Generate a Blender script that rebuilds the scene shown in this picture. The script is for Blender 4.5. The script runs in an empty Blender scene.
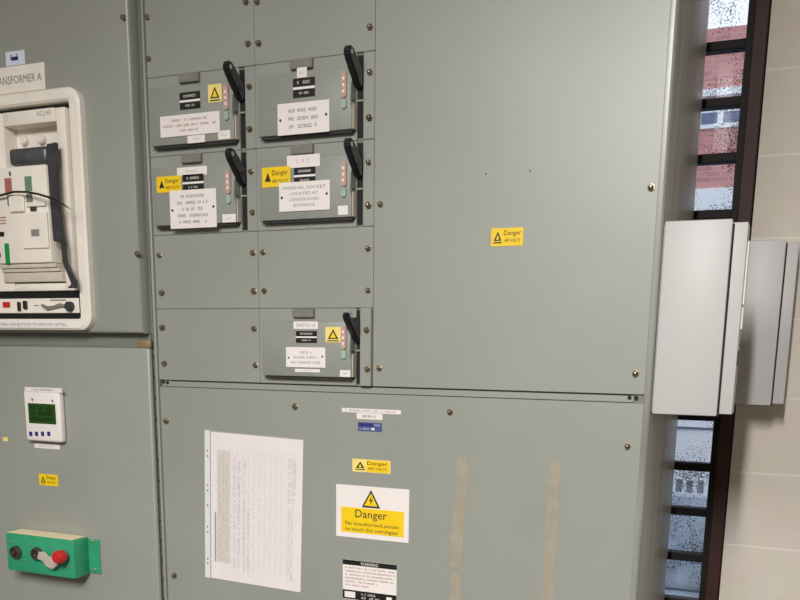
import bpy, bmesh, math, random
from mathutils import Vector, Matrix
random.seed(7)
SC = bpy.context.scene
COL = SC.collection
EYE = 1.55                     # camera height
DIST = 1.52                    # camera to board front
# ------------------------------------------------------------------ camera
F_, PY_, PITCH, YAW, ROLL = 908.5, 540.4, 0.20687, 0.40111, 0.013986
cy, sy = math.cos(YAW), math.sin(YAW)
FWD = Vector((-sy*math.cos(PITCH), cy*math.cos(PITCH), -math.sin(PITCH)))
RT0 = Vector((cy, sy, 0)); UP0 = RT0.cross(FWD)
RT = RT0*math.cos(ROLL) + UP0*math.sin(ROLL)
UP = -RT0*math.sin(ROLL) + UP0*math.cos(ROLL)
cam = bpy.data.cameras.new('camera'); cam_o = bpy.data.objects.new('camera', cam); COL.objects.link(cam_o)
cam.sensor_fit = 'HORIZONTAL'; cam.sensor_width = 36; cam.lens = F_/800*36
cam.shift_y = (PY_-300)/800; cam.clip_start = .02; cam.clip_end = 300
cam_o.matrix_world = Matrix(((RT.x, UP.x, -FWD.x, 0), (RT.y, UP.y, -FWD.y, -DIST), (RT.z, UP.z, -FWD.z, EYE), (0, 0, 0, 1)))
SC.camera = cam_o

def at(u, v, Y=0.0):
    """point of the plane y = Y seen at a place of the photograph (x, z)"""
    d = RT*((u-400)/F_) - UP*((v-PY_)/F_) + FWD
    t = (DIST+Y)/d.y
    return d.x*t, EYE + d.z*t
def rect(u0, v0, u1, v1, Y=0.0):
    a = at(u0, v0, Y); b = at(u1, v1, Y)
    return a[0], b[1], b[0], a[1]          # x0, z0, x1, z1
def Z(mm): return EYE + mm/1000.0
def X(mm): return mm/1000.0

# ------------------------------------------------------------------ materials
def srgb(r, g, b):
    f = lambda c: (c/255/12.92) if c/255 <= .04045 else ((c/255+.055)/1.055)**2.4
    return (f(r), f(g), f(b), 1)
def mat(name, col, rough=.5, metal=0.0, var=0.0, vscale=6.0, bump=0.0, bscale=250.0, spec=.5, emit=None, estr=0.0, alpha=None):
    m = bpy.data.materials.new(name); m.use_nodes = True
    nt = m.node_tree; b = nt.nodes['Principled BSDF']
    b.inputs['Base Color'].default_value = col
    b.inputs['Roughness'].default_value = rough
    b.inputs['Metallic'].default_value = metal
    b.inputs['Specular IOR Level'].default_value = spec
    if alpha is not None: b.inputs['Alpha'].default_value = alpha
    if emit:
        b.inputs['Emission Color'].default_value = emit; b.inputs['Emission Strength'].default_value = estr
    tc = nt.nodes.new('ShaderNodeNewGeometry')
    if var > 0:
        n = nt.nodes.new('ShaderNodeTexNoise'); n.inputs['Scale'].default_value = vscale
        n.inputs['Detail'].default_value = 5
        nt.links.new(tc.outputs['Position'], n.inputs['Vector'])
        r = nt.nodes.new('ShaderNodeValToRGB')
        r.color_ramp.elements[0].position = .3; r.color_ramp.elements[1].position = .7
        r.color_ramp.elements[0].color = tuple(c*(1-var) for c in col[:3])+(1,)
        r.color_ramp.elements[1].color = tuple(min(1, c*(1+var)) for c in col[:3])+(1,)
        nt.links.new(n.outputs['Fac'], r.inputs['Fac']); nt.links.new(r.outputs['Color'], b.inputs['Base Color'])
    if bump > 0:
        n2 = nt.nodes.new('ShaderNodeTexNoise'); n2.inputs['Scale'].default_value = bscale
        n2.inputs['Detail'].default_value = 3
        nt.links.new(tc.outputs['Position'], n2.inputs['Vector'])
        bp = nt.nodes.new('ShaderNodeBump'); bp.inputs['Strength'].default_value = bump; bp.inputs['Distance'].default_value = .002
        nt.links.new(n2.outputs['Fac'], bp.inputs['Height']); nt.links.new(bp.outputs['Normal'], b.inputs['Normal'])
    return m
M = {}
GREY = srgb(150, 152, 144)
M['paint'] = mat('grey_enamel', GREY, .41, 0, .05, 4, .05, 160, .95)
M['paint_side'] = mat('grey_enamel_side', GREY, .3, 0, .06, 9, .1, 30, .5)
M['cover'] = mat('grey_enamel_cover', srgb(146, 149, 141), .42, 0, .04, 18, .05, 160, .5)
M['dark'] = mat('dark_recess', (.012, .012, .011, 1), .8)
M['carcass'] = mat('carcass_grey', srgb(120, 123, 116), .5, 0, .05, 5)
M['bolt'] = mat('tarnished_brass', (.30, .24, .17, 1), .28, .9, .3, 90)
M['brass'] = mat('dull_brass', srgb(168, 150, 108), .4, .5, .1, 60)
M['locksteel'] = mat('tarnished_lock_steel', srgb(120, 112, 104), .3, .8, .2, 80)
M['keytag'] = mat('pale_key_metal', srgb(206, 196, 182), .4, .2, .1, 80)
M['steel'] = mat('zinc_steel', srgb(190, 188, 180), .35, .7, .12, 60)
M['white'] = mat('white_engraving_laminate', srgb(240, 232, 228), .4, 0, .02, 40)
M['whitesteel'] = mat('white_enamel', srgb(199, 196, 195), .45, 0, .015, 5, .04, 200)
M['cream'] = mat('cream_plastic', srgb(242, 234, 222), .42, 0, .035, 25)
M['creamtop'] = mat('pale_cream_top', srgb(244, 226, 188), .6, 0, .06, 40)
M['mark'] = mat('faint_engraving', srgb(206, 196, 182), .6)
M['creamdark'] = mat('cream_plastic_dusty', srgb(205, 196, 180), .5, 0, .08, 40)
M['black'] = mat('black_plastic', (.012, .012, .013, 1), .38)
M['charcoal'] = mat('charcoal_plastic', (.045, .045, .048, 1), .4, 0, .2, 50)
M['grip'] = mat('grey_grip', (.10, .10, .105, 1), .35, .3, .2, 80)
M['ink'] = mat('black_ink', (.02, .02, .02, 1), .6)
M['greyink'] = mat('grey_ink', (.26, .235, .235, 1), .6)
M['redink'] = mat('red_brown_ink', (.42, .24, .20, 1), .6)
M['paleink'] = mat('pale_grey_ink', (.60, .56, .56, 1), .7)
M['yellow'] = mat('warning_yellow', srgb(246, 206, 16), .45, 0, .03, 60)
M['amber'] = mat('pale_yellow', srgb(246, 222, 130), .5, 0, .04, 60)
M['blue'] = mat('blue_sticker', srgb(78, 86, 140), .45, 0, .12, 150)
M['palesticker'] = mat('pale_blue_sticker', srgb(218, 224, 240), .4, 0, .04, 100)
M['navy'] = mat('navy_ink', srgb(40, 44, 110), .5)
M['red'] = mat('red_plastic', srgb(200, 40, 42), .35, 0, .1, 60)
M['redind'] = mat('faded_red_indicator', srgb(172, 106, 98), .4, 0, .12, 120)
M['greenind'] = mat('faded_green_indicator', srgb(106, 142, 116), .4, 0, .12, 120)
M['pinkind'] = mat('faded_pink_indicator', srgb(192, 158, 148), .4, 0, .12, 120)
M['paleind'] = mat('pale_green_indicator', srgb(160, 184, 162), .4, 0, .12, 120)
M['green'] = mat('green_enamel', srgb(52, 158, 114), .4, 0, .08, 30, .05, 120)
M['greenlab'] = mat('green_label', srgb(20, 140, 66), .45, 0, .15, 150)
M['lcd'] = mat('green_lcd', srgb(34, 66, 24), .15, 0, .25, 90, 0, 0, .5, srgb(36, 92, 20), .10)
M['lcdink'] = mat('lcd_segment', srgb(14, 34, 12), .2)
M['paper'] = mat('white_paper', srgb(238, 230, 230), .6, 0, .02, 30)
M['film'] = mat('clear_plastic_film', srgb(245, 240, 240), .22, 0, 0, 1, 0, 35, .5, None, 0, .10)
M['band'] = mat('faded_brown_print', srgb(216, 205, 194), .6, 0, .10, 300)
M['ruleink'] = mat('faint_table_rule', (.78, .73, .73, 1), .7)
M['strip'] = mat('punched_plastic_strip', srgb(226, 226, 224), .3, 0, .03, 60)
M['tape'] = mat('old_tape_glue', srgb(161, 155, 139), .5, 0, .12, 30, .2, 200, .3)
M['wood'] = mat('red_brown_timber', srgb(56, 24, 17), .6, 0, .25, 30, .2, 90)
M['barblack'] = mat('dark_louvre_channel', (.012, .010, .010, 1), .6, spec=.25)
M['wallpaint'] = mat('magnolia_wall_paint', srgb(176, 166, 152), .75, 0, .02, 8)
M['ceil'] = mat('white_ceiling_paint', srgb(235, 233, 228), .8)
M['floor'] = mat('grey_vinyl_floor', srgb(84, 80, 76), .4, 0, .1, 12)
M['lamp'] = mat('lamp_diffuser', srgb(250, 248, 240), .5, 0, 0, 1, 0, 0, .5, (1, .965, .90, 1), 2.2)
M['brick'] = mat('red_brick', (.62, .30, .29, 1), .8)
M['render'] = mat('pale_render', srgb(235, 238, 245), .8, 0, .03, 2)
M['winglass'] = mat('dark_blue_window', srgb(96, 108, 140), .1, 0, .2, 3)
M['asphalt'] = mat('wet_paving', srgb(158, 170, 184), .25, 0, .25, 6)
M['galv'] = mat('galvanised_rail', srgb(225, 230, 236), .4, .2)

def streaks(m, col, amt):
    nt = m.node_tree; b = nt.nodes['Principled BSDF']; g = nt.nodes.new('ShaderNodeNewGeometry')
    mp = nt.nodes.new('ShaderNodeMapping'); mp.inputs['Scale'].default_value = (30, 34, 3.0); mp.inputs['Rotation'].default_value = (.12, 0, 0)
    n = nt.nodes.new('ShaderNodeTexNoise'); n.inputs['Scale'].default_value = 1; n.inputs['Detail'].default_value = 5
    r = nt.nodes.new('ShaderNodeValToRGB'); r.color_ramp.elements[0].position = .38; r.color_ramp.elements[1].position = .58
    r.color_ramp.elements[0].color = tuple(c*(1-amt) for c in col[:3])+(1,); r.color_ramp.elements[1].color = col
    nt.links.new(g.outputs['Position'], mp.inputs['Vector']); nt.links.new(mp.outputs[0], n.inputs['Vector'])
    nt.links.new(n.outputs['Fac'], r.inputs['Fac']); nt.links.new(r.outputs['Color'], b.inputs['Base Color'])
streaks(M['paint_side'], GREY, .30)
def brick_nodes(m, c1, c2, mortar, w, h, ms, shift=(0, 0), bump=.4, smooth=.2):
    nt = m.node_tree; b = nt.nodes['Principled BSDF']
    g = nt.nodes.new('ShaderNodeNewGeometry'); sx = nt.nodes.new('ShaderNodeSeparateXYZ'); cb = nt.nodes.new('ShaderNodeCombineXYZ')
    nt.links.new(g.outputs['Position'], sx.inputs[0])
    ax = nt.nodes.new('ShaderNodeMath'); ax.operation = 'ADD'; ax.inputs[1].default_value = shift[0]
    az = nt.nodes.new('ShaderNodeMath'); az.operation = 'ADD'; az.inputs[1].default_value = shift[1]
    nt.links.new(sx.outputs['X'], ax.inputs[0]); nt.links.new(sx.outputs['Z'], az.inputs[0])
    nt.links.new(ax.outputs[0], cb.inputs['X']); nt.links.new(az.outputs[0], cb.inputs['Y'])
    t = nt.nodes.new('ShaderNodeTexBrick')
    t.inputs['Scale'].default_value = 1; t.inputs['Brick Width'].default_value = w; t.inputs['Row Height'].default_value = h
    t.inputs['Mortar Size'].default_value = ms; t.inputs['Mortar Smooth'].default_value = smooth
    t.inputs['Color1'].default_value = c1; t.inputs['Color2'].default_value = c2; t.inputs['Mortar'].default_value = mortar
    nt.links.new(cb.outputs[0], t.inputs['Vector'])
    n = nt.nodes.new('ShaderNodeTexNoise'); n.inputs['Scale'].default_value = 14; n.inputs['Detail'].default_value = 6
    nt.links.new(g.outputs['Position'], n.inputs['Vector'])
    mx = nt.nodes.new('ShaderNodeMix'); mx.data_type = 'RGBA'; mx.blend_type = 'OVERLAY'; mx.inputs[0].default_value = .12
    nt.links.new(t.outputs['Color'], mx.inputs[6]); nt.links.new(n.outputs['Color'], mx.inputs[7])
    nt.links.new(mx.outputs[2], b.inputs['Base Color'])
    n2 = nt.nodes.new('ShaderNodeTexNoise'); n2.inputs['Scale'].default_value = 60; n2.inputs['Detail'].default_value = 6
    nt.links.new(g.outputs['Position'], n2.inputs['Vector'])
    ad = nt.nodes.new('ShaderNodeMath'); ad.operation = 'MULTIPLY_ADD'; ad.inputs[1].default_value = -.8
    nt.links.new(t.outputs['Fac'], ad.inputs[0]); nt.links.new(n2.outputs['Fac'], ad.inputs[2])
    bp = nt.nodes.new('ShaderNodeBump'); bp.inputs['Strength'].default_value = bump; bp.inputs['Distance'].default_value = .003
    nt.links.new(ad.outputs[0], bp.inputs['Height']); nt.links.new(bp.outputs['Normal'], b.inputs['Normal'])
M['block'] = mat('painted_blockwork', srgb(196, 186, 174), .7)
brick_nodes(M['block'], srgb(219, 210, 198), srgb(215, 205, 193), srgb(230, 222, 211), .44, .1555, .003, (.35, -.0655+.1555), .35, .3)
brick_nodes(M['brick'], (.62, .29, .28, 1), (.50, .22, .22, 1), (.60, .33, .32, 1), .225, .075, .010, (0, 0), .2)

def glass_material():
    m = bpy.data.materials.new('wet_louvre_glass'); m.use_nodes = True; nt = m.node_tree
    nt.nodes.remove(nt.nodes['Principled BSDF']); out = nt.nodes['Material Output']
    g = nt.nodes.new('ShaderNodeNewGeometry')
    n = nt.nodes.new('ShaderNodeTexNoise'); n.inputs['Scale'].default_value = 240; n.inputs['Detail'].default_value = 2
    nt.links.new(g.outputs['Position'], n.inputs['Vector'])
    r = nt.nodes.new('ShaderNodeValToRGB'); r.color_ramp.elements[0].position = .585; r.color_ramp.elements[1].position = .70
    r.color_ramp.elements[0].color = (.30, .30, .33, 1); r.color_ramp.elements[1].color = (.96, .97, .98, 1)
    n3 = nt.nodes.new('ShaderNodeTexNoise'); n3.inputs['Scale'].default_value = 16; nt.links.new(g.outputs['Position'], n3.inputs['Vector'])
    ma = nt.nodes.new('ShaderNodeMath'); ma.operation = 'MULTIPLY_ADD'; ma.inputs[1].default_value = .55; nt.links.new(n3.outputs['Fac'], ma.inputs[0]); nt.links.new(n.outputs['Fac'], ma.inputs[2])
    nt.links.new(ma.outputs[0], r.inputs['Fac'])
    tr = nt.nodes.new('ShaderNodeBsdfTransparent'); nt.links.new(r.outputs['Color'], tr.inputs['Color'])
    gl = nt.nodes.new('ShaderNodeBsdfGlossy'); gl.inputs['Roughness'].default_value = .05
    mx = nt.nodes.new('ShaderNodeMixShader'); mx.inputs[0].default_value = .03
    nt.links.new(tr.outputs[0], mx.inputs[1]); nt.links.new(gl.outputs[0], mx.inputs[2]); nt.links.new(mx.outputs[0], out.inputs['Surface'])
    return m
M['glass'] = glass_material()

# ------------------------------------------------------------------ mesh helpers
def add_box(bm, x0, x1, y0, y1, z0, z1, bev=0.0, seg=2, edges=None):
    if x1 < x0: x0, x1 = x1, x0
    if y1 < y0: y0, y1 = y1, y0
    if z1 < z0: z0, z1 = z1, z0
    t = bmesh.new()
    bmesh.ops.create_cube(t, size=1)
    for v in t.verts:
        v.co = Vector(((v.co.x+.5)*(x1-x0)+x0, (v.co.y+.5)*(y1-y0)+y0, (v.co.z+.5)*(z1-z0)+z0))
    if bev > 0:
        bev = min(bev, .45*min(x1-x0, y1-y0, z1-z0))
        es = t.edges[:] if edges is None else [e for e in t.edges if edges(e.verts[0].co, e.verts[1].co)]
        bmesh.ops.bevel(t, geom=es, offset=bev, segments=seg, affect='EDGES', profile=.5)
    merge(bm, t)
def merge(bm, t):
    me = bpy.data.meshes.new('tmp'); t.to_mesh(me); t.free(); bm.from_mesh(me); bpy.data.meshes.remove(me)
def add_prism_y(bm, pts, y0, y1, bev=0.0):
    """polygon in x,z pulled from y0 to y1"""
    t = bmesh.new()
    a = [t.verts.new((p[0], y0, p[1])) for p in pts]; f = t.faces.new(a)
    r = bmesh.ops.extrude_face_region(t, geom=[f])
    for v in r['geom']:
        if isinstance(v, bmesh.types.BMVert): v.co.y = y1
    bmesh.ops.recalc_face_normals(t, faces=t.faces[:])
    if bev > 0: bmesh.ops.bevel(t, geom=t.edges[:], offset=bev, segments=2, affect='EDGES')
    merge(bm, t)
def add_prism_x(bm, pts, x0, x1, bev=0.0):
    """polygon in y,z pulled from x0 to x1"""
    t = bmesh.new()
    a = [t.verts.new((x0, p[0], p[1])) for p in pts]; f = t.faces.new(a)
    r = bmesh.ops.extrude_face_region(t, geom=[f])
    for v in r['geom']:
        if isinstance(v, bmesh.types.BMVert): v.co.x = x1
    bmesh.ops.recalc_face_normals(t, faces=t.faces[:])
    if bev > 0: bmesh.ops.bevel(t, geom=t.edges[:], offset=bev, segments=2, affect='EDGES')
    merge(bm, t)
def round_rect(x0, z0, x1, z1, r, n=6):
    pts = []
    for cx, cz, a0 in ((x1-r, z1-r, 0), (x0+r, z1-r, 90), (x0+r, z0+r, 180), (x1-r, z0+r, 270)):
        for i in range(n+1):
            a = math.radians(a0+90*i/n); pts.append((cx+r*math.cos(a), cz+r*math.sin(a)))
    return pts
def add_frame_y(bm, outer, inner, y0, y1, chamfer=.004):
    """ring between two loops of equal count, front at y0 (nearer the viewer), back y1"""
    n = len(outer)
    def ring(pts, y): return [bm.verts.new((p[0], y, p[1])) for p in pts]
    def shrink(pts, d):
        cx = sum(p[0] for p in pts)/n; cz = sum(p[1] for p in pts)/n
        return [(p[0]+(-d if p[0] > cx else d), p[1]+(-d if p[1] > cz else d)) for p in pts]
    rings = [ring(outer, y1), ring(outer, y0+chamfer), ring(shrink(outer, chamfer), y0), ring(shrink(inner, -chamfer), y0), ring(inner, y0+chamfer), ring(inner, y1)]
    for a, b in zip(rings, rings[1:]+rings[:1]):
        for i in range(n):
            j = (i+1) % n
            try: bm.faces.new((a[i], a[j], b[j], b[i]))
            except ValueError: pass
    bmesh.ops.recalc_face_normals(bm, faces=bm.faces[:])
def add_lathe_y(bm, cx, cz, prof, n=16):
    """prof: list of (radius, y) swept round the y axis through cx, cz"""
    rings = []
    for r, y in prof:
        if r < 1e-6: rings.append([bm.verts.new((cx, y, cz))])
        else: rings.append([bm.verts.new((cx+r*math.cos(2*math.pi*i/n), y, cz+r*math.sin(2*math.pi*i/n))) for i in range(n)])
    for a, b in zip(rings, rings[1:]):
        for i in range(n):
            j = (i+1) % n
            if len(a) == 1 and len(b) == 1: continue
            if len(a) == 1: bm.faces.new((a[0], b[i], b[j]))
            elif len(b) == 1: bm.faces.new((a[i], a[j], b[0]))
            else: bm.faces.new((a[i], a[j], b[j], b[i]))
    for r_ in (rings[0], rings[-1]):
        if len(r_) > 2: bm.faces.new(r_)
    bmesh.ops.recalc_face_normals(bm, faces=bm.faces[:])
def add_tube(bm, pts, r, n=8):
    pts = [Vector(p) for p in pts]; rings = []
    for i, p in enumerate(pts):
        d = (pts[min(i+1, len(pts)-1)]-pts[max(i-1, 0)]).normalized()
        u = d.cross(Vector((0, .3, 1))).normalized(); w = d.cross(u)
        rr = r[i] if isinstance(r, (list, tuple)) else r
        rings.append([bm.verts.new(p+rr*(math.cos(2*math.pi*k/n)*u+math.sin(2*math.pi*k/n)*w)) for k in range(n)])
    for a, b in zip(rings, rings[1:]):
        for k in range(n):
            bm.faces.new((a[k], a[(k+1) % n], b[(k+1) % n], b[k]))
    bm.faces.new(rings[0]); bm.faces.new(rings[-1])
    bmesh.ops.recalc_face_normals(bm, faces=bm.faces[:])

ROOTS = {}
def thing(name, label, cat, loc, group=None):
    o = bpy.data.objects.new(name, None); o.empty_display_size = .05; COL.objects.link(o)
    o.location = loc; o['label'] = label; o['category'] = cat
    if group: o['group'] = group
    return o
def base_of(o):
    v = Vector((0, 0, 0))
    while o: v += o.location; o = o.parent
    return v
def obj(name, bm, m, parent=None, smooth=False, label=None):
    """link bm (world coordinates) as one mesh object"""
    me = bpy.data.meshes.new(name); 
    if parent is not None: bmesh.ops.translate(bm, verts=bm.verts[:], vec=-base_of(parent))
    bm.to_mesh(me); bm.free(); me.materials.append(M[m] if isinstance(m, str) else m)
    if smooth:
        for p in me.polygons: p.use_smooth = True
        try: me.set_sharp_from_angle(angle=math.radians(40))
        except Exception: pass
    o = bpy.data.objects.new(name, me); COL.objects.link(o)
    if parent is not None: o.parent = parent
    if label: o['label'] = label
    return o
def tag(o, label, cat, group=None):
    o['label'] = label; o['category'] = cat
    if group: o['group'] = group
    return o
def box(name, x0, x1, y0, y1, z0, z1, m, parent=None, bev=0.0, seg=2, label=None, smooth=False):
    bm = bmesh.new(); add_box(bm, x0, x1, y0, y1, z0, z1, bev, seg); return obj(name, bm, m, parent, smooth or bev > .002, label)
def struct(o, label=None):
    o['kind'] = 'structure'
    if label: o['label'] = label
    return o

# ------------------------------------------------------------------ lettering
def add_text(bm, s, x0, z0, x1, z1, y, xmax=1.25):
    """word s fitted in the rectangle, flat, facing the viewer (-y)"""
    cu = bpy.data.curves.new('t', 'FONT'); cu.body = s; cu.resolution_u = 2
    o = bpy.data.objects.new('t', cu); COL.objects.link(o)
    dg = bpy.context.evaluated_depsgraph_get(); dg.update()
    me = bpy.data.meshes.new_from_object(o.evaluated_get(dg))
    xs = [v.co.x for v in me.vertices]; zs = [v.co.y for v in me.vertices]
    if xs:
        w = max(xs)-min(xs); h = max(zs)-min(zs)
        sz = (z1-z0)/h; sx_ = min((x1-x0)/w, sz*xmax)
        cx = (x0+x1)/2; mx = (max(xs)+min(xs))/2; mz = min(zs)
        for v in me.vertices:
            v.co = Vector((cx+(v.co.x-mx)*sx_, y, z0+(v.co.y-mz)*sz))
        bm.from_mesh(me)
    bpy.data.objects.remove(o); bpy.data.curves.remove(cu); bpy.data.meshes.remove(me)
def quad(bm, x0, x1, z0, z1, y):
    v = [bm.verts.new((x0, y, z0)), bm.verts.new((x1, y, z0)), bm.verts.new((x1, y, z1)), bm.verts.new((x0, y, z1))]
    bm.faces.new(v)
def add_scribble(bm, x0, z0, x1, z1, y, n=None, fill=.8):
    """a line of lettering too small to read: letter-like strokes"""
    h = z1-z0; cw = h*.78
    n = n or max(3, int((x1-x0)/cw)); cw = (x1-x0)/n; t = h*.17
    for i in range(n):
        if random.random() > fill and 0 < i < n-1: continue
        a = x0+i*cw; b = a+cw*.72
        k = random.randint(0, 4)
        quad(bm, a, a+t, z0, z1, y)
        if k in (0, 2, 3): quad(bm, a, b, z1-t, z1, y)
        if k in (1, 2, 4): quad(bm, b-t, b, z0, z1, y)
        if k in (0, 1, 3): quad(bm, a, b, z0, z0+t, y)
        if k in (3, 4): quad(bm, a, b, (z0+z1-t)/2, (z0+z1+t)/2, y)
def triangle_sign(parent, x0, z0, x1, z1, y, mm='yellow', part='warning_triangle'):
    cx = (x0+x1)/2
    bm = bmesh.new(); add_prism_y(bm, [(x0, z0), (x1, z0), (cx, z1)], y, y-.0003); o = obj(part, bm, 'ink', parent)
    gx, gz = (x0+x1)/2, z0+(z1-z0)*.36
    k = .72; pts = [(gx+(p[0]-gx)*k, gz+(p[1]-gz)*k) for p in [(x0, z0), (x1, z0), (cx, z1)]]
    yl = y-.0003
    bm = bmesh.new(); v = [bm.verts.new((p[0], yl-.0002, p[1])) for p in pts]; bm.faces.new(v); quad_o = (bm, mm)
    h = z1-z0; w = h*.13
    depth_ok = parent.parent is None
    obj('triangle_field', bm, mm, o if depth_ok else parent)
    bm = bmesh.new()
    a = [(gx+w*.35, gz+h*.30), (gx-w*.8, gz+h*.02), (gx-w*.05, gz+h*.02), (gx-w*.35, gz-h*.23), (gx+w*.9, gz+h*.09), (gx+w*.15, gz+h*.09)]
    v = [bm.verts.new((p[0], yl-.0004, p[1])) for p in a]; bm.faces.new(v)
    obj('lightning_bolt', bm, 'ink', o if depth_ok else parent)

# ------------------------------------------------------------------ room shell
FL, CE = 0.0, 2.78
WY = .50                                 # face of the window wall
XL, XR, YB = -5.5, 3.4, -5.0
struct(box('floor', XL, XR, YB, WY, -.08, FL, 'floor'))
struct(box('ceiling', XL, XR, YB, WY, CE, CE+.08, 'ceil'))
struct(box('wall_left', XL-.12, XL, YB, WY, FL, CE, 'wallpaint'))
struct(box('wall_right', XR, XR+.12, YB, WY, FL, CE, 'wallpaint'))
struct(box('wall_front', XL, XR, YB-.12, YB, FL, CE, 'wallpaint'))
OX0, OX1, OZ0, OZ1 = X(-640), X(-105), Z(-900), Z(960)
bm = bmesh.new()
WT = .12
add_box(bm, XL, OX0, WY, WY+WT, FL, CE); add_box(bm, OX1, XR, WY, WY+WT, FL, CE)
add_box(bm, OX0, OX1, WY, WY+WT, FL, OZ0); add_box(bm, OX0, OX1, WY, WY+WT, OZ1, CE)
struct(obj('wall_back', bm, 'block'))
# louvre window: timber frame, dark channels, wet panes
win = bpy.data.objects.new('window_1', None); COL.objects.link(win); win.location = ((OX0+OX1)/2, WY+.04, OZ0); win['kind'] = 'structure'
FW = .036
bm = bmesh.new()
e = .002
add_box(bm, OX1-FW+.006, OX1-e, WY-.002, WY+.075, OZ0+e, OZ1-e, .003); add_box(bm, OX0+e, OX0+FW, WY+.005, WY+.075, OZ0+e, OZ1-e, .003)
add_box(bm, OX0+FW, OX1-FW, WY+.005, WY+.075, OZ0+e, OZ0+FW, .003); add_box(bm, OX0+FW, OX1-FW, WY+.005, WY+.075, OZ1-FW, OZ1-e, .003)
obj('window_frame', bm, 'wood', win)
bm = bmesh.new(); add_box(bm, OX1-FW-.006, OX1-FW+.0055, WY+.008, WY+.06, OZ0+FW, OZ1-FW); add_box(bm, OX0+FW+.0005, OX0+FW+.012, WY+.008, WY+.06, OZ0+FW, OZ1-FW)
obj('side_channel', bm, 'barblack', win)
GX0, GX1 = OX0+FW+.012, OX1-FW-.006
zb = [Z(v) for v in (-860, -757, -653, -541, -437, -336, -238, -130, -28, 76, 178, 278, 386, 490, 594, 700, 805, 905)]
for i, z in enumerate(zb):
    box('glazing_bar', GX0, GX1, WY+.016, WY+.044, z-.009, z+.009, 'barblack', win, .002)
    if i < len(zb)-1:
        box('pane', GX0, GX1, WY+.029, WY+.033, z+.009, zb[i+1]-.009, 'glass', win)

# ceiling lights (fluorescent battens)
def ceiling_light(x, y, L, label, watts):
    t = thing('ceiling_light', label, 'light', (x, y, CE), 'fluorescent battens on the ceiling')
    box('housing', x-.06, x+.06, y-L/2, y+L/2, CE-.045, CE-.0005, 'ceil', t, .004)
    bm = bmesh.new(); add_box(bm, x-.05, x+.05, y-L/2+.01, y+L/2-.01, CE-.075, CE-.0455, .01)
    obj('diffuser', bm, 'lamp', t)
    la = bpy.data.lights.new('batten_light', 'AREA'); la.shape = 'RECTANGLE'; la.size = .09; la.size_y = L-.04
    la.energy = watts; la.color = (1, .988, .968)
    lo = bpy.data.objects.new('batten_light', la); COL.objects.link(lo); lo.location = (x, y, CE-.08)
ceiling_light(-.12, -2.7, 1.8, 'fluorescent ceiling batten behind the camera in line with the right edge of the switchboard', 135)
ceiling_light(-.92, -2.9, 1.8, 'added unseen ceiling batten behind the camera in line with the two columns of small panels', 44)  # added batten, put there for the soft highlight on the large panel
ceiling_light(-3.3, -2.7, 1.8, 'fluorescent ceiling batten further left behind the camera', 4)

# ------------------------------------------------------------------ bolts
_b = bmesh.new()
add_lathe_y(_b, 0, 0, [(.0058, 0), (.0058, -.0012), (.0046, -.0013), (.0046, -.0052), (.0039, -.0072), (.0022, -.0086), (0, -.009)], 6)
_me = bpy.data.meshes.new('bolt'); _b.to_mesh(_me); _b.free(); _me.materials.append(M['bolt'])
for p in _me.polygons: p.use_smooth = False
_proto = bpy.data.objects.new('bolt', _me)
def bolt(u, v, parent, Y=0.0):
    x, z = at(u, v, Y-.006)
    o = _proto.copy(); COL.objects.link(o); o.parent = parent; o.location = Vector((x, Y, z))-base_of(parent)
    o.rotation_euler = (0, random.random()*2, 0); o.scale = (random.uniform(.92, 1.08),)*3
    return o

# ------------------------------------------------------------------ main switchboard
BXL, BXR, BTOP, BDEP = X(-1186), X(-208), Z(730), .40
sb = thing('switchboard', 'large grey metal switchboard with bolted panels filling the middle of the picture', 'switchboard', ((BXL+BXR)/2, .2, 0))
PB = .004                                 # back of the sheet panels
bm = bmesh.new()
def front_right(a, b): return abs(a.x-BXR) < 1e-4 and abs(b.x-BXR) < 1e-4 and a.y < .02 and b.y < .02
add_box(bm, BXL+.012, BXR-.0125, PB+.0002, BDEP, 0.0, BTOP)
obj('carcass', bm, 'carcass', sb)
bm = bmesh.new(); add_box(bm, BXR-.0115, BXR, -.001, BDEP, .0, BTOP, .0085, 4, front_right); obj('side_sheet', bm, 'paint_side', sb, True)
bm = bmesh.new(); add_box(bm, X(-1185), X(-1179), -.003, .02, .0, BTOP, .0018, 2); obj('frame_angle', bm, 'paint', sb, True)
g = .0003
C0, C1, C2, C3 = X(-1177), X(-940.3), X(-703), X(-219.25)
R = [Z(v) for v in (728, 636, 495, 355, 211.5, 72.5, -66)]
def panel(x0, x1, z0, z1, name='panel', parent=sb, m='paint', y=0.0):
    return box(name, x0+g, x1-g, y, PB, z0+g, z1-g, m, parent, .0007, 1)
# blank panels of the two narrow columns
for c0, c1 in ((C0, C1), (C1, C2)):
    panel(c0, c1, R[1], R[0], 'blank_panel')
pa = panel(C0, C1, R[2], R[1], 'blank_panel')
for u, v in ((146, 16.5), (147, 58), (246.7, 43)): bolt(u, v, pa)
pb = panel(C1, C2, R[2], R[1], 'blank_panel')
for u, v in ((257.3, 42.5), (369, 26)): bolt(u, v, pb)
pc = panel(C0, C1, R[5], R[4], 'blank_panel')
for u, v in ((158, 255), (160.5, 292.5), (251.5, 252.5), (252.7, 290.8)): bolt(u, v, pc)
pd = panel(C1, C2, R[5], R[4], 'blank_panel')
for u, v in ((261.7, 251.7), (263, 290.5), (367, 248), (367, 290)): bolt(u, v, pd)
pe = panel(C0, C1, R[6], R[5], 'blank_panel')
for u, v in ((161, 327.5), (163, 363.5), (252.8, 328.5), (254.3, 365)): bolt(u, v, pe)
# bolts on the top right pair
for u, v in ((244.5, 1), (256, 1)): bolt(u, v, sb)
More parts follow.
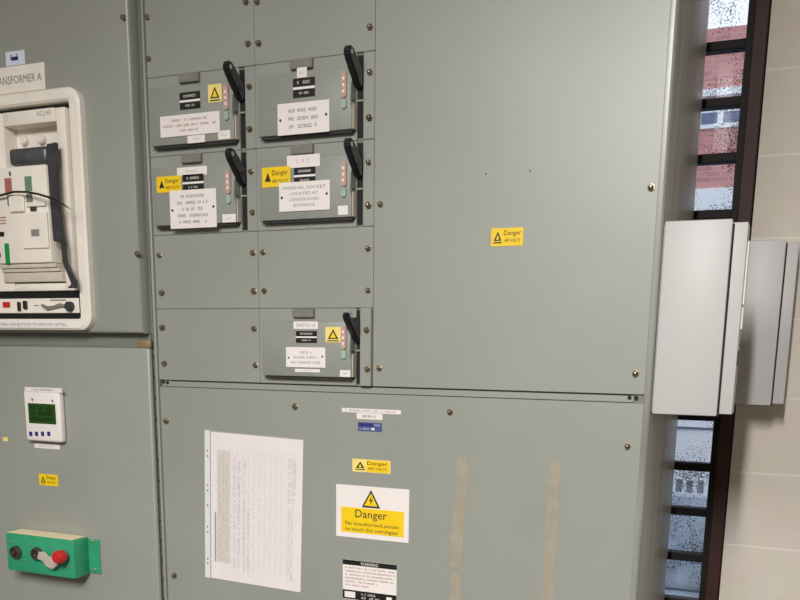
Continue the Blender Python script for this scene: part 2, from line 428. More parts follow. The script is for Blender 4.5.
# big plain panel and lower panel
pf = panel(C2, C3, R[6], R[0], 'large_panel')
for u, v in ((379.3, 203.5), (378.3, 368), (650.5, 187), (635, 373.5)): bolt(u, v, pf)
for u, v in ((486, 174), (530, 171)):
    bm = bmesh.new(); x, z = at(u, v); add_lathe_y(bm, x, z, [(.0014, -.0001), (.0014, -.0004)], 8); obj('screw_hole', bm, 'dark', pf)
bm = bmesh.new(); add_box(bm, X(-1168), X(-236), .0012, .0029, Z(-78.8), Z(-68.2), .0006, 1); obj('seam_strip', bm, 'paint', sb)
bm = bmesh.new(); add_box(bm, X(-1150), X(-237), .0030, PB, Z(-79.5), Z(-66.6)); obj('seam_shadow_gap', bm, 'dark', sb)
for u, v in ((163.5, 382), (167.5, 382.5), (629.5, 397.5), (636, 397.5)):
    bm = bmesh.new(); x, z = at(u, v); add_lathe_y(bm, x, z, [(.0032, .001), (.0032, -.0012), (0, -.0016)], 8); obj('seam_bolt', bm, 'dark', sb)
bm = bmesh.new(); add_box(bm, BXR-.006, BXR+.030, .0512, .0555, Z(-60), Z(160), .0006, 1); obj('fixing_bracket', bm, 'steel', sb)
pg = panel(C0, C3, Z(-1450), Z(-79.5), 'lower_panel')
for u, v in ((294, 406.5), (449, 412), (627, 446.5), (165, 421), (173, 576)): bolt(u, v, pg)
panel(C0, C3, Z(-1548), Z(-1452), 'plinth')

# ------------------------------------------------------------------ switch fuse units
def switch_unit(c0, c1, ztop, zbot, label, plate, danger=None, tri=None, lab=None, small=(), strip_raised=False, bolts=(), short=False, tagoff=0.0, rating=True, nameplate=None):
    t = thing('switch_unit', label, 'switch unit', ((c0+c1)/2, 0, zbot), 'switch fuse units on the board')
    sx0 = c1-X(33.5); sx1 = c1-X(22)                                    # slot the lever works in
    # module front in two pieces round the slot
    box('module_front', c0+g, sx0, 0, PB, zbot+g, ztop-g, 'paint', t, .0007, 1)
    y_s = -.009 if strip_raised else 0
    fs = box('bolt_strip', sx1, c1-g, y_s, PB, zbot+g, ztop-g, 'paint', t, .0012, 1)
    box('lever_slot', sx0, sx1, .0030, PB, zbot+.004, ztop-.004, 'dark', t)
    bm = bmesh.new(); add_box(bm, sx0+.0001, sx1-.0001, -.0002, .0029, zbot+.062, zbot+.065); obj('slot_bridge', bm, 'cover', t)
    # cover
    x0, x1, z0, z1 = c0+X(15), c1-X(35.5), zbot+X(15), ztop-X(24)
    bm = bmesh.new()
    pts = [(x0, z0), (x1, z0), (x1, z1), (x0, z1)]
    add_box(bm, x0, x1, -.017, -.0002, z0, z1, .0022, 2)
    cov = obj('cover', bm, 'cover', t, True)
    box('cover_lip_shade', x0+.004, x1-.002, -.012, -.0003, z0-.0042, z0-.0003, 'underside', t, .001)  # dark lip slab; the shade under the cover is put into its colour
    bm = bmesh.new(); add_lathe_y(bm, (x0+x1)/2, zbot+X(6), [(.0028, -.0002), (.0028, -.001), (0, -.0014)], 8); obj('cover_screw', bm, 'cover', t)
    # pale moulded edge on the right of the cover, lower half
    box('cover_edge', x1+.0002, x1+.0022, -.0145, -.0005, z0+.001, z0+.042, 'creamdark', t, .0006, 1)
    # tag holder over the cover
    tx = x0+.061+tagoff
    box('tag_holder', tx, tx+.044, -.008, -.0003, ztop-.0165, ztop-.0008, 'grip2', t, .001, 1)
    # on/off indicator
    ix = x1-.014
    bm = bmesh.new(); add_prism_y(bm, round_rect(ix-.0055, z0+.050, ix+.0055, z0+.092, .005), -.0171, -.021, .0008); obj('red_indicator', bm, 'pinkind', t, True)
    bm = bmesh.new(); add_prism_y(bm, round_rect(ix-.005, z0+.033, ix+.005, z0+.0495, .0045), -.0171, -.0205, .0008); obj('green_indicator', bm, 'paleind', t, True)
    bm = bmesh.new()
    for k in range(3): quad(bm, ix-.002, ix+.002, z0+.058+k*.010, z0+.063+k*.010, -.0213)
    obj('indicator_lettering', bm, 'white', t)
    # lever
    hx0, hx1 = sx0-.0012, sx1+.0002
    if short:
        prof = [(-.0005, zbot+.078), (-.010, zbot+.079), (-.040, zbot+.104), (-.054, zbot+.118), (-.055, zbot+.126), (-.049, zbot+.130), (-.044, zbot+.122), (-.034, zbot+.118), (-.020, zbot+.122), (-.0005, zbot+.118)]
    else:
        prof = [(-.0005, zbot+.082), (-.010, zbot+.083), (-.026, zbot+.098), (-.046, zbot+.117), (-.052, zbot+.126), (-.051, zbot+.134), (-.045, zbot+.139), (-.036, zbot+.137), (-.020, zbot+.126), (-.006, zbot+.114), (-.0005, zbot+.112)]
    bm = bmesh.new(); add_prism_x(bm, prof, hx0, hx1, .0022); lv = obj('lever', bm, 'black', t, True)
    bm = bmesh.new()
    for yy, zz in ((-.044, .128),):
        tb = bmesh.new(); bmesh.ops.create_cone(tb, cap_ends=True, segments=12, radius1=.004, radius2=.004, depth=.0006)
        for v in tb.verts: v.co = Vector((hx1+.0003+v.co.z, yy+v.co.x, zbot+zz+v.co.y))
        merge(bm, tb)
    obj('padlock_hole', bm, 'steel', lv)
    bm = bmesh.new(); add_prism_x(bm, [(-.0005, zbot+.020), (-.010, zbot+.030), (-.0225, zbot+.062), (-.0200, zbot+.090), (-.0005, zbot+.092)], sx0-.0034, sx0-.0014, .0006)
    ge = obj('lever_bracket', bm, 'cover', t)
    bm = bmesh.new()
    for yy, zz in ((-.012, .062), (-.008, .045)):
        tb = bmesh.new(); bmesh.ops.create_cone(tb, cap_ends=True, segments=8, radius1=.002, radius2=.002, depth=.0012)
        for v in tb.verts: v.co = Vector((sx0-.0008+v.co.z, yy+v.co.x, zbot+zz+v.co.y))
        merge(bm, tb)
    obj('rivet', bm, 'dark', ge)
    Yf = -.0172
    # black rating label
    if nameplate:
        a, b0, c, d = rect(*nameplate, Y=Yf)
        np_ = box('rating_label', a, c, Yf-.0004, Yf, b0, d, 'black', t)
        bm = bmesh.new(); h = d-b0
        quad(bm, a, c, b0+h*.42, b0+h*.55, Yf-.0006)
        add_scribble(bm, a+(c-a)*.2, b0+h*.70, c-(c-a)*.2, b0+h*.85, Yf-.0006); add_scribble(bm, a+(c-a)*.28, b0+h*.16, c-(c-a)*.28, b0+h*.28, Yf-.0006)
        obj('lettering', bm, 'white', np_)
    # legend plate
    px, lines, ink, scr = plate
    a, b0, c, d = rect(*px, Y=Yf-.001)
    lp = box('legend_plate', a, c, Yf-.0018, Yf, b0, d, 'white', t, .0004, 1)
    bm = bmesh.new(); n = len(lines); h = (d-b0)
    lh = h/(n+1.0)
    for i, (s, w) in enumerate(lines):
        zc = d-lh*(i+1); hh = min(lh*.25, .0033); xa = (a+c)/2-(c-a)*w/2; xb = (a+c)/2+(c-a)*w/2
        if s: add_text(bm, s, xa, zc-hh, xb, zc+hh, Yf-.0021, 3)
        else: add_scribble(bm, xa, zc-hh*.85, xb, zc+hh*.85, Yf-.0021)
    obj('lettering', bm, ink, lp)
    if scr:
        bm = bmesh.new()
        for xx in (a+.006, c-.006): add_lathe_y(bm, xx, (b0+d)/2+(.002 if xx > (a+c)/2 else -.001), [(.0024, Yf-.0019), (.0022, Yf-.0028), (0, Yf-.003)], 8)
        obj('plate_screw', bm, scr, lp)
    for px, m, s in small:
        a, b0, c, d = rect(*px, Y=Yf)
        sl = box('label_strip', a, c, Yf-.0004, Yf, b0, d, m, t); h = d-b0
        if s is not None:
            bm = bmesh.new()
            if s: add_text(bm, s, a+(c-a)*.12, b0+h*.25, c-(c-a)*.12, b0+h*.75, Yf-.0007, 3)
            else: add_scribble(bm, a+(c-a)*.3, b0+h*.36, c-(c-a)*.3, b0+h*.64, Yf-.0007)
            obj('lettering', bm, 'greyink' if s else 'paleink', sl)
    if danger:
        a, b0, c, d = rect(*danger, Y=Yf)
        dl = box('danger_label', a, c, Yf-.0005, Yf, b0, d, 'yellow', t)
        w, h = c-a, d-b0; bm = bmesh.new(); y = Yf-.0008
        add_text(bm, 'Danger', a+w*.36, b0+h*.50, c-w*.08, b0+h*.84, y, 2); add_text(bm, '400 VOLTS', a+w*.36, b0+h*.20, c-w*.08, b0+h*.38, y, 2)
        v = [bm.verts.new(p) for p in ((a+w*.10, y, b0+h*.28), (a+w*.32, y, b0+h*.28), (a+w*.21, y, b0+h*.75))]; bm.faces.new(v)
        obj('lettering', bm, 'ink', dl)
    if tri:
        a, b0, c, d = rect(*tri, Y=Yf)
        wl = box('warning_label', a, c, Yf-.0005, Yf, b0, d, 'amber', t); w, h = c-a, d-b0; y = Yf-.0008
        bm = bmesh.new(); v = [bm.verts.new(p) for p in ((a+w*.16, y, b0+h*.22), (c-w*.16, y, b0+h*.22), ((a+c)/2, y, b0+h*.88))]; bm.faces.new(v)
        quad(bm, a+w*.12, c-w*.12, b0+h*.07, b0+h*.14, y); obj('warning_triangle', bm, 'ink', wl)
        bm = bmesh.new(); v = [bm.verts.new(p) for p in ((a+w*.30, y-.0003, b0+h*.29), (c-w*.30, y-.0003, b0+h*.29), ((a+c)/2, y-.0003, b0+h*.70))]; bm.faces.new(v)
        obj('triangle_field', bm, 'yellow', wl)
    for u, v in bolts: bolt(u, v, fs, y_s)
    return t
M['underside'] = mat('lip_shade_grey', (.035, .035, .033, 1), .6)  # dark grey that stands for the shade under the switch covers
M['grip2'] = mat('grey_tag_plastic', srgb(126, 126, 120), .45, 0, .1, 60)
switch_unit(C0, C1, R[2], R[3], 'upper left grey switch unit with reddish lettering on a wide white plate', ((160, 117, 220, 132.5), [('', .6), ('', .9), ('', .3)], 'redink', None),
            tri=(208, 85, 222, 101.5), nameplate=(179.5, 93, 200.5, 108), small=((( 187.5, 136, 205, 142), 'white', ''), ((218, 131, 230.5, 138.5), 'white', '')), bolts=((248, 86), (248.3, 128.5)))
switch_unit(C1, C2, R[2], R[3], 'upper right grey switch unit with white plate carrying three lines of lettering', ((277.5, 104.5, 329.5, 131.5), [('', .56), ('', .58), ('', .54)], 'greyink', 'ink'),
            nameplate=(293, 79, 315, 96), small=(((297, 68, 307, 77), 'white', ''),), bolts=((369, 71.5), (368.3, 117)))
switch_unit(C0, C1, R[3], R[4], 'lower left grey switch unit with almost square white plate and yellow danger label', ((169.5, 191, 217, 227), [('', .5), ('', .66), ('', .44), ('', .66), ('', .6)], 'greyink', 'ink'),
            danger=(156.5, 177, 181.5, 191.5), nameplate=(182.5, 175, 204, 190), small=(((177, 168, 207, 174.5), 'white', ''), ((222.5, 214.5, 236, 222), 'white', '')), bolts=((249.7, 171), (251.3, 212)))
switch_unit(C1, C2, R[3], R[4], 'lower right grey switch unit whose white plate reads marshal socket located at', ((279, 183, 330, 209.5), [('MARSHAL SOCKET', .84), ('LOCATED AT', .55), ('LONDON ROAD', .58), ('ENTRANCE', .42)], 'greyink', 'ink'),
            danger=(262, 168, 290.5, 186), nameplate=(294, 168, 315.5, 183), small=(((287, 156, 320, 166), 'white', ''), ((338, 206, 348, 214.5), 'white', None)), bolts=((367.7, 161.7), (367.5, 204.8)))
switch_unit(C1, C2, R[5], R[6], 'lowest grey switch unit standing alone beneath the blank panels', ((286, 347, 325.5, 368), [('UPS 1', .3), ('BOILER SUPPLY', .6), ('VIA CHANGE OVER', .76)], 'greyink', 'greyink'),
            tri=(325.5, 327, 341, 342.5), nameplate=(296, 331, 317, 343), small=(((293.5, 321.5, 318, 329), 'white', 'SWITCH 14'), ((340, 370, 350.5, 377), 'white', ''), ((295, 368.7, 320, 372.5), 'white', '')), strip_raised=True, short=True, bolts=((365.6, 329.7), (366.3, 369)))

# ------------------------------------------------------------------ left breaker cubicle
LX0, LXR = X(-1900), (at(129.5, 30, -.027)[0]+at(141, 332, -.027)[0])/2
cu = thing('breaker_cubicle', 'grey cubicle section with two plain doors at the left edge of the board', 'switchboard section', ((LX0+LXR)/2, .2, 0))
box('carcass', LX0, X(-1190), .003, BDEP, 0, BTOP, 'carcass', cu)
UDY = -.027
bm = bmesh.new()
DO = (X(-1676), X(-1332), Z(50), Z(464), Z(25), Z(728))        # opening for the breaker, door foot and head
def rim(a, b): return a.y < UDY+1e-4 and b.y < UDY+1e-4 and (min(a.x, b.x) > LXR-1e-4 or max(a.z, b.z) < DO[4]+1e-4)
def rim_right(a, b): return min(a.x, b.x) > LXR-1e-4 and a.y < UDY+1e-4 and b.y < UDY+1e-4
def rim_foot(a, b): return max(a.z, b.z) < DO[4]+1e-4 and a.y < UDY+1e-4 and b.y < UDY+1e-4
add_box(bm, DO[1], LXR, UDY, .0028, DO[4], DO[5], .006, 3, rim)
add_box(bm, LX0, DO[0], UDY, .0028, DO[4], DO[5], .006, 3, rim_foot)
add_box(bm, DO[0], DO[1], UDY, .0028, DO[4], DO[2], .006, 3, rim_foot)
add_box(bm, DO[0], DO[1], UDY, .0028, DO[3], DO[5], 0)
ud = obj('upper_door', bm, 'paint', cu, True)
bolt(136.5, 253.5, ud, UDY); bolt(122, 17, ud, UDY)
LDY = -.012
bm = bmesh.new(); add_box(bm, LX0, X(-1190), LDY, .0028, Z(-1450), Z(-3), .006, 3); ld = obj('lower_door', bm, 'paint', cu, True)
bm = bmesh.new(); add_box(bm, LX0, X(-1192), -.001, .0028, Z(-2.5), Z(24.5)); obj('door_gap_strip', bm, 'carcass', cu)
a = rect(139, 340.5, 152, 348, -.004)
bm = bmesh.new(); add_box(bm, a[0], a[2], -.010, -.0011, a[1], a[3], .0015); obj('latch_block', bm, 'brass', cu, True)
bm = bmesh.new(); add_box(bm, LX0, X(-1189), -.008, .0028, Z(-1548), Z(-1453)); obj('plinth', bm, 'paint', cu)
z = Z(-20)
while z > Z(-560):
    bm = bmesh.new(); add_lathe_y(bm, X(-1187.6), z, [(.0020, .0025), (.0020, -.0005)], 8); z -= .042; obj('edge_hole', bm, 'dark', cu)

# ------------------------------------------------------------------ air circuit breaker in the upper door
BF = -.044                                                      # bezel front
zt, zb_ = Z(485), Z(30); xr = X(-1306); xl = X(-1700)
br = thing('circuit_breaker', 'large cream air circuit breaker with rounded bezel set in the upper left door', 'circuit breaker', ((xl+xr)/2, UDY, zb_))
bm = bmesh.new()
add_frame_y(bm, round_rect(xl, zb_, xr, zt, .030), round_rect(xl+.027, zb_+.022, xr-.027, zt-.024, .006), BF, UDY-.0002, .004)
obj('bezel', bm, 'cream', br, True)
box('well', X(-1673), X(-1335), .0005, .0027, Z(53), Z(461), 'creamdark', br)
ix0, ix1, iz0, iz1 = xl+.027, xr-.027, zb_+.022, zt-.024
box('bezel_backing', X(-1672.5), X(-1335.5), -.003, .0002, Z(53.5), Z(460.5), 'dark', br)
# breaker body front
yb = -.047
def R_(u0, v0, u1, v1, Y): return rect(u0, v0, u1, v1, Y)
bx1 = ix1-.008; bz0 = at(40, 291, yb)[1]; bz1 = iz1-.011; bx0 = ix0+.008
rx0, rz0, rx1, rz1 = R_(3, 124, 54.5, 290, yb)                 # recess in the body front
rx0 = at(3, 124, yb)[0]; fx1 = at(57, 160, yb)[0]
bm = bmesh.new()
add_box(bm, bx0, rx0, yb, -.0032, bz0, bz1, .003)                      # left flank
add_box(bm, fx1, bx1, yb+.003, -.0032, bz0, bz1, .003)                 # right column
add_box(bm, rx0+.0001, fx1-.0001, yb, -.0032, at(30, 124, yb)[1], bz1, .002)     # head strip
add_box(bm, rx0+.0001, fx1-.0001, yb+.034, -.0032, bz0, at(30, 124, yb)[1]-.0001)      # recess floor
add_box(bm, rx0+.0001, fx1-.0001, yb+.002, yb+.0339, bz0, at(30, 283, yb)[1], .003)       # foot
bd = obj('breaker_body', bm, 'cream', br, True)
for u, v in ((23.5, 140.5), (41, 139)):
    bm = bmesh.new(); x, z = at(u, v, yb+.026); add_lathe_y(bm, x, z, [(.0085, yb+.0339), (.0085, yb+.024), (.0065, yb+.022), (0, yb+.022)], 16); obj('push_button', bm, 'white', br, True)
# engraved logo ring and word on the head strip
bm = bmesh.new()
x, z = at(5.5, 118, yb)
for i in range(20):
    a0, a1 = 2*math.pi*i/20, 2*math.pi*(i+1)/20
    v = [bm.verts.new((x+r*math.cos(q), yb-.0004, z+r*math.sin(q))) for r, q in ((.005, a0), (.006, a0), (.006, a1), (.005, a1))]; bm.faces.new(v)
q = R_(37, 111.5, 52, 114.5, yb); add_scribble(bm, q[0], q[1], q[2], q[3], yb-.0004)
obj('engraved_mark', bm, 'mark', bd)
# charging handle: round grip, long arm
q = R_(9, 149, 48, 163, yb-.02)
bm = bmesh.new(); add_box(bm, q[0], q[2], yb-.024, yb+.016, q[1], q[3], .008, 3); gr = obj('handle_grip', bm, 'grip', br, True)
ymid = yb-.022
pts = [at(46, 144, ymid), at(55.5, 142, ymid), at(58.5, 200, ymid), at(62, 232, ymid), at(64.5, 243, ymid), at(66, 262, ymid), at(75, 281, ymid), at(75, 288, ymid), at(67, 288, ymid), at(71, 284, ymid), at(62, 262, ymid), at(60.5, 243, ymid), at(53, 241, ymid), at(49.5, 200, ymid)]
bm = bmesh.new(); add_prism_y(bm, pts, ymid, ymid+.008, .001); obj('handle_arm', bm, 'charcoal', br)
# centre block
yc = yb-.018
ctx0, ctz0, ctx1, ctz1 = R_(3, 165.5, 48, 262, yc)
ctx0 = at(-3, 250, yc)[0]
bm = bmesh.new()
zt_ = at(25, 165.5, yc)[1]; zlow = at(28, 263, yc)[1]
add_box(bm, ctx0, at(49, 220, yc)[0], yc, yb+.0335, zlow, zt_, .003)
cb_ = obj('control_block', bm, 'cream', br, True)
bm = bmesh.new()
ya = yc
for k, (va, vb, ue) in enumerate(((264, 268, 54), (268.5, 272, 56), (272.5, 282, 58))):
    za, zb2 = at(25, vb, ya+.004*(k+1))[1], at(25, va, ya+.004*(k+1))[1]
    add_box(bm, ctx0, at(ue, va, ya)[0], ya+.004*(k+1), yb+.0335, za, zb2, .001)
obj('stepped_foot', bm, 'creamdark', br, True)
def slab(name, px, y, t, m, parent, bev=.0005):
    q = rect(*px, Y=y); return box(name, q[0], q[2], y-t, y, q[1], q[3], m, parent, bev, 1)
def slab_at(name, px, y, t, m, parent, bev=.0005):
    return slab(name, px, y-.0001, t, m, parent, bev)
slab_at('charge_indicator', (4.5, 178.5, 12.5, 193), yc, .0012, 'redind', cb_)
slab_at('status_indicator', (24.5, 176.5, 32.5, 191), yc, .0012, 'greenind', cb_)
slab_at('indicator_window', (26, 194, 33, 202), yc, .001, 'grip2', cb_)
slab_at('indicator_window', (7, 195, 14, 206), yc, .001, 'grip2', cb_)
slab_at('keyhole_mark', (9, 171.5, 11, 176), yc, .001, 'black', cb_)
slab_at('push_flap', (10, 196, 26, 212), yc, .006, 'cream', cb_, .002)
slab_at('push_flap', (27.5, 203, 47, 206), yc, .005, 'cream', cb_, .001)
slab_at('latch', (31, 207, 37, 211), yc, .003, 'charcoal', cb_)
slab_at('rating_plug', (22, 213.5, 50, 248, ), yc, .004, 'cream', cb_, .001)
slab_at('rating_label', (31, 229.5, 39.5, 236), yc-.0042, .0006, 'greyink', cb_)
slab_at('green_label', (4.5, 243.5, 10.5, 264), yc, .0012, 'greenlab', cb_)
slab_at('slot', (-2, 232, 4.5, 236.5), yc, .001, 'black', cb_)
bm = bmesh.new(); x, z = at(-2, 255, yc); add_lathe_y(bm, x, z, [(.008, yc-.0001), (.008, yc-.008), (0, yc-.009)], 14); obj('black_knob', bm, 'black', cb_, True)
bm = bmesh.new()
for px in ((0, 217, 6, 218.2), (0, 220, 6.5, 221), (0, 223, 6.5, 224)):
    q = rect(*px, Y=yc); quad(bm, q[0], q[2], q[1], q[3], yc-.0004)
obj('lettering', bm, 'redink', cb_)
# cable tie across the indicators
ct = bmesh.new()
P3 = []
for u, v, dy in ((-12, 199, -.010), (0, 195.5, -.012), (14, 191.8, -.014), (26, 192, -.018), (38, 194, -.024), (48, 197, -.030), (58, 201.5, -.030), (66, 206, -.026), (71, 209.5, -.022)):
    x, z = at(u, v, yc+dy); P3.append((x, yc+dy, z))
add_tube(ct, P3, [.0022]*7+[.0012, .0006], 8)
obj('cable_tie', ct, 'black', br, True, 'thin black cable tie')
# control strip at the foot
ys = -.036
q = R_(-12, 296.5, 82, 316.5, ys)
zs0, zs1 = iz0+.006, bz0-.008
bm = bmesh.new(); add_box(bm, ix0+.001, ix1-.001, ys-.003, -.0032, iz0+.0005, bz0-.002, .001); fr = obj('control_strip_surround', bm, 'black', br)
q = R_(-12, 298.5, 80, 314, ys-.006); sx1_ = q[2]-.002
st = box('control_strip', ix0+.012, sx1_, ys-.006, ys-.0031, q[1]+.002, q[3]-.001, 'cream', br, .001, 1)
yq = ys-.006
slab_at('red_lamp', (3, 302, 10.5, 307.5), yq, .002, 'red', st)
slab_at('toggle', (18.5, 302, 21.5, 311), yq, .005, 'black', st); slab_at('toggle', (24.5, 301, 28, 309), yq, .006, 'black', st)
bm = bmesh.new(); x, z = at(71, 306.5, yq); add_lathe_y(bm, x, z, [(.0098, yq-.0001), (.0098, yq-.008), (.007, yq-.012), (0, yq-.012)], 18); kl = obj('key_lock', bm, 'charcoal', st, True)
bm = bmesh.new()
P3 = [(at(u, v, yq-.004)[0], yq-.004, at(u, v, yq-.004)[1]) for u, v in ((42, 305), (47, 308), (54, 307), (60, 305), (66, 306))]
add_tube(bm, P3, [.003, .0045, .003, .0042, .002], 8); obj('key_shank', bm, 'steel', st, True)
slab_at('lettering_bar', (50, 299.5, 66, 300.8), yq, .0004, 'greyink', st); slab_at('lettering_bar', (34, 305, 39, 306), yq, .0004, 'greyink', st)
q = R_(0.5, 319.5, 69, 328, BF)
nl = box('operating_label', q[0]-.08, q[2], BF-.0006, BF-.0001, Z(34), Z(47.5), 'white', br)
bm = bmesh.new(); add_text(bm, 'PRESS OFF BUTTON TO REMOVE CASTELL', q[0], Z(38), q[2]-.004, Z(43.5), BF-.0009, 3); obj('lettering', bm, 'greyink', nl)

# name plate TRANSFORMER A and pale sticker above the breaker
q = R_(0, 73, 46, 96, UDY-.002)
yp = UDY-.0001
zt0, zt1 = at(46, 62, yp)[1], at(46.5, 89.5, yp)[1]
np_ = thing('name_plate', 'cream engraved plate reading transformer A above the breaker bezel', 'name plate', (q[2]-.14, UDY, Z(485.5)))
pb_ = box('plate', q[2]-.285, q[2], yp-.003, yp, max(zt1, Z(486)), zt0, 'cream', np_, .0008, 1)
bm = bmesh.new()
xe = at(41.5, 75, yp-.003)[0]; zc0, zc1 = at(40, 80.5, yp-.003)[1], at(40, 72.2, yp-.003)[1]
add_text(bm, 'TRANSFORMER A', xe-.132, zc0, xe, zc1, yp-.0035, 3); obj('lettering', bm, 'greyink', pb_)
q = R_(5.5, 52, 25.5, 64.5, UDY)
ps = tag(box('asset_sticker', q[0], q[2], UDY-.0007, UDY-.0002, q[1]+.001, q[3]-.001, 'palesticker'), 'small pale blue and white sticker above the transformer plate', 'sticker')
bm = bmesh.new(); w, h = q[2]-q[0], q[3]-q[1]; add_scribble(bm, q[0]+w*.25, q[1]+h*.45, q[2]-w*.3, q[1]+h*.72, UDY-.001); quad(bm, q[0]+w*.3, q[2]-w*.35, q[1]+h*.35, q[1]+h*.6, UDY-.0010)
obj('lettering', bm, 'navy', ps)

# ------------------------------------------------------------------ meter, sticker, interlock on the lower door
ym = LDY-.017
mt = thing('digital_meter', 'white digital meter with dark green display on the lower left door', 'meter', (X(-1458), LDY, Z(-205)))
x0, z0, x1, z1 = X(-1513), Z(-203), X(-1414), Z(-96)
bm = bmesh.new(); add_box(bm, x0, x1, ym, LDY-.0002, z0, z1, .005, 3); hs = obj('meter_case', bm, 'white', mt, True)
q = R_(28, 403, 56.5, 424.5, ym); lc = box('display', q[0], q[2], ym-.0012, ym-.0001, q[1], q[3], 'lcd', mt, .0004, 1)
bm = bmesh.new(); w, h = q[2]-q[0], q[3]-q[1]
for k in range(3): add_scribble(bm, q[0]+w*.1, q[1]+h*(.14+.28*k), q[2]-w*.12, q[1]+h*(.30+.28*k), ym-.0015, 9, .75)
obj('lettering', bm, 'lcdink', lc)
for u in (31, 36.8, 42.8, 49): 
    q = R_(u-1.6, 431.5, u+1.6, 436, ym); box('button', q[0], q[2], ym-.0016, ym-.0001, q[1], q[3], 'navy', mt, .0005, 1)
for u, v in ((32.5, 399.5), (52.5, 401)):
    bm = bmesh.new(); x, z = at(u, v, ym); add_lathe_y(bm, x, z, [(.0028, ym-.0001), (.0028, ym-.001), (0, ym-.0014)], 10); obj('case_screw', bm, 'grip2', mt)
q = R_(24.5, 388, 62, 396.5, ym-.001)
tl_ = box('label_strip', q[0], q[2], ym-.0006, ym-.0001, Z(-98), Z(-88.5), 'white', mt)
bm = bmesh.new(); add_scribble(bm, q[0]+.02, Z(-95), q[2]-.02, Z(-91.5), ym-.0009); obj('lettering', bm, 'greyink', tl_)
q = R_(34.5, 443, 60, 449.5, LDY); ml = tag(box('label_strip', q[0], q[2], LDY-.0006, LDY-.0001, q[1], q[3]-.001, 'white'), 'small white label strip just below the digital meter', 'label')
bm = bmesh.new(); add_scribble(bm, q[0]+.012, q[1]+.0035, q[2]-.015, q[1]+.0065, LDY-.0009); obj('lettering', bm, 'paleink', ml)
q = R_(3, 437, 8, 441.3, LDY); tag(box('tape_scrap', q[0], q[2], LDY-.0006, LDY-.0001, q[1], q[3], 'amber', None), 'tiny pale yellow tape scrap left of the digital meter', 'sticker')

def danger_label(px, Y, label, plate='yellow'):
    a, b0, c, d = rect(*px, Y=Y)
    t = thing('danger_label', label, 'danger label', ((a+c)/2, Y, b0), 'small yellow danger labels')
    o = box('backing', a, c, Y-.0006, Y-.0001, b0, d, plate, t); w, h = c-a, d-b0; y = Y-.0010
    bm = bmesh.new()
    if plate != 'yellow':
        o2 = box('yellow_field', a+w*.38, c-w*.03, Y-.0010, Y-.0007, b0+h*.06, d-h*.06, 'yellow', t); y = Y-.0014
    add_text(bm, 'Danger', a+w*.40, b0+h*.52, c-w*.07, b0+h*.86, y, 2)
    add_text(bm, '400 VOLTS', a+w*.42, b0+h*.22, c-w*.09, b0+h*.40, y, 2)
    obj('lettering', bm, 'ink', t)
    bm = bmesh.new(); y2 = Y-.0009
    v = [bm.verts.new(p) for p in ((a+w*.09, y2, b0+h*.30), (a+w*.33, y2, b0+h*.30), (a+w*.21, y2, b0+h*.82))]; bm.faces.new(v); quad(bm, a+w*.08, a+w*.34, b0+h*.16, b0+h*.23, y2)
    tr = obj('warning_triangle', bm, 'ink', t)
    bm = bmesh.new(); v = [bm.verts.new(p) for p in ((a+w*.16, y2-.0003, b0+h*.36), (a+w*.26, y2-.0003, b0+h*.36), (a+w*.21, y2-.0003, b0+h*.64))]; bm.faces.new(v)
    obj('triangle_field', bm, 'yellow', tr)
    return t
danger_label((39, 473.5, 58.5, 486.5), LDY, 'small yellow danger label between the digital meter and green interlock box')
danger_label((491.5, 228.5, 523, 245.5), 0, 'small yellow danger label alone on the large plain panel')
danger_label((352.5, 458.5, 390.5, 474), 0, 'pale and yellow danger label directly above the large danger sign', 'amber')

# green key interlock box
gx0, gx1, gz0, gz1 = X(-1561), X(-1371), Z(-489), Z(-405)
yf = -.060
kb = thing('key_interlock_box', 'green metal key interlock box with three locks at the bottom left', 'interlock box', ((gx0+gx1)/2, LDY, gz0))
bm = bmesh.new(); add_box(bm, gx0, gx1, yf, LDY-.003, gz0, gz1, .0025, 2); obj('case', bm, 'green', kb, True)
bm = bmesh.new(); add_box(bm, gx0+.003, gx1-.004, yf+.003, LDY-.004, gz1+.0002, gz1+.0014, .0004, 1); obj('top_sheet', bm, 'creamtop', kb)  # thin cream sheet over the top of the green case
bm = bmesh.new(); add_box(bm, gx0-.028, gx1+.030, LDY-.0029, LDY-.0002, gz0+.004, gz1-.004, .001, 1); fl = obj('mounting_flange', bm, 'green', kb)
for u, v in ((92.5, 540.5), (95, 569.5)):
    bm = bmesh.new(); x, z = at(u, v, LDY-.004); add_lathe_y(bm, x, z, [(.0042, LDY-.003), (.0042, LDY-.006), (0, LDY-.0075)], 8); obj('flange_screw', bm, 'steel', fl)
for i, (u, v) in enumerate(((15, 552.5), (36, 554), (60, 558))):
    x, z = at(u, v, yf-.006); bm = bmesh.new()
    add_lathe_y(bm, x, z, [(.0145, yf-.0001), (.0145, yf-.006), (.0125, yf-.010), (.0085, yf-.010), (.0075, yf-.0045), (0, yf-.0045)], 20); lk = obj('lock', bm, 'locksteel', kb, True)
    bm = bmesh.new()
    if i == 0: add_lathe_y(bm, x, z, [(.007, yf-.0046), (.006, yf-.012), (0, yf-.012)], 12); obj('lock_core', bm, 'bolt', lk, True)
    else:
        add_box(bm, x-.0015, x+.0015, yf-.0050, yf-.0046, z-.005, z+.005); obj('keyway', bm, 'dark', lk)
for u, v in ((10.5, 541.5), (31, 544.3), (51, 547.5), (68.5, 566.5), (25, 560)):
    bm = bmesh.new(); x, z = at(u, v, yf); add_lathe_y(bm, x, z, [(.0026, yf-.0001), (.0026, yf-.0018), (0, yf-.003)], 8); obj('case_screw', bm, 'steel', kb, True)
x, z = at(59.5, 557, yf-.02)
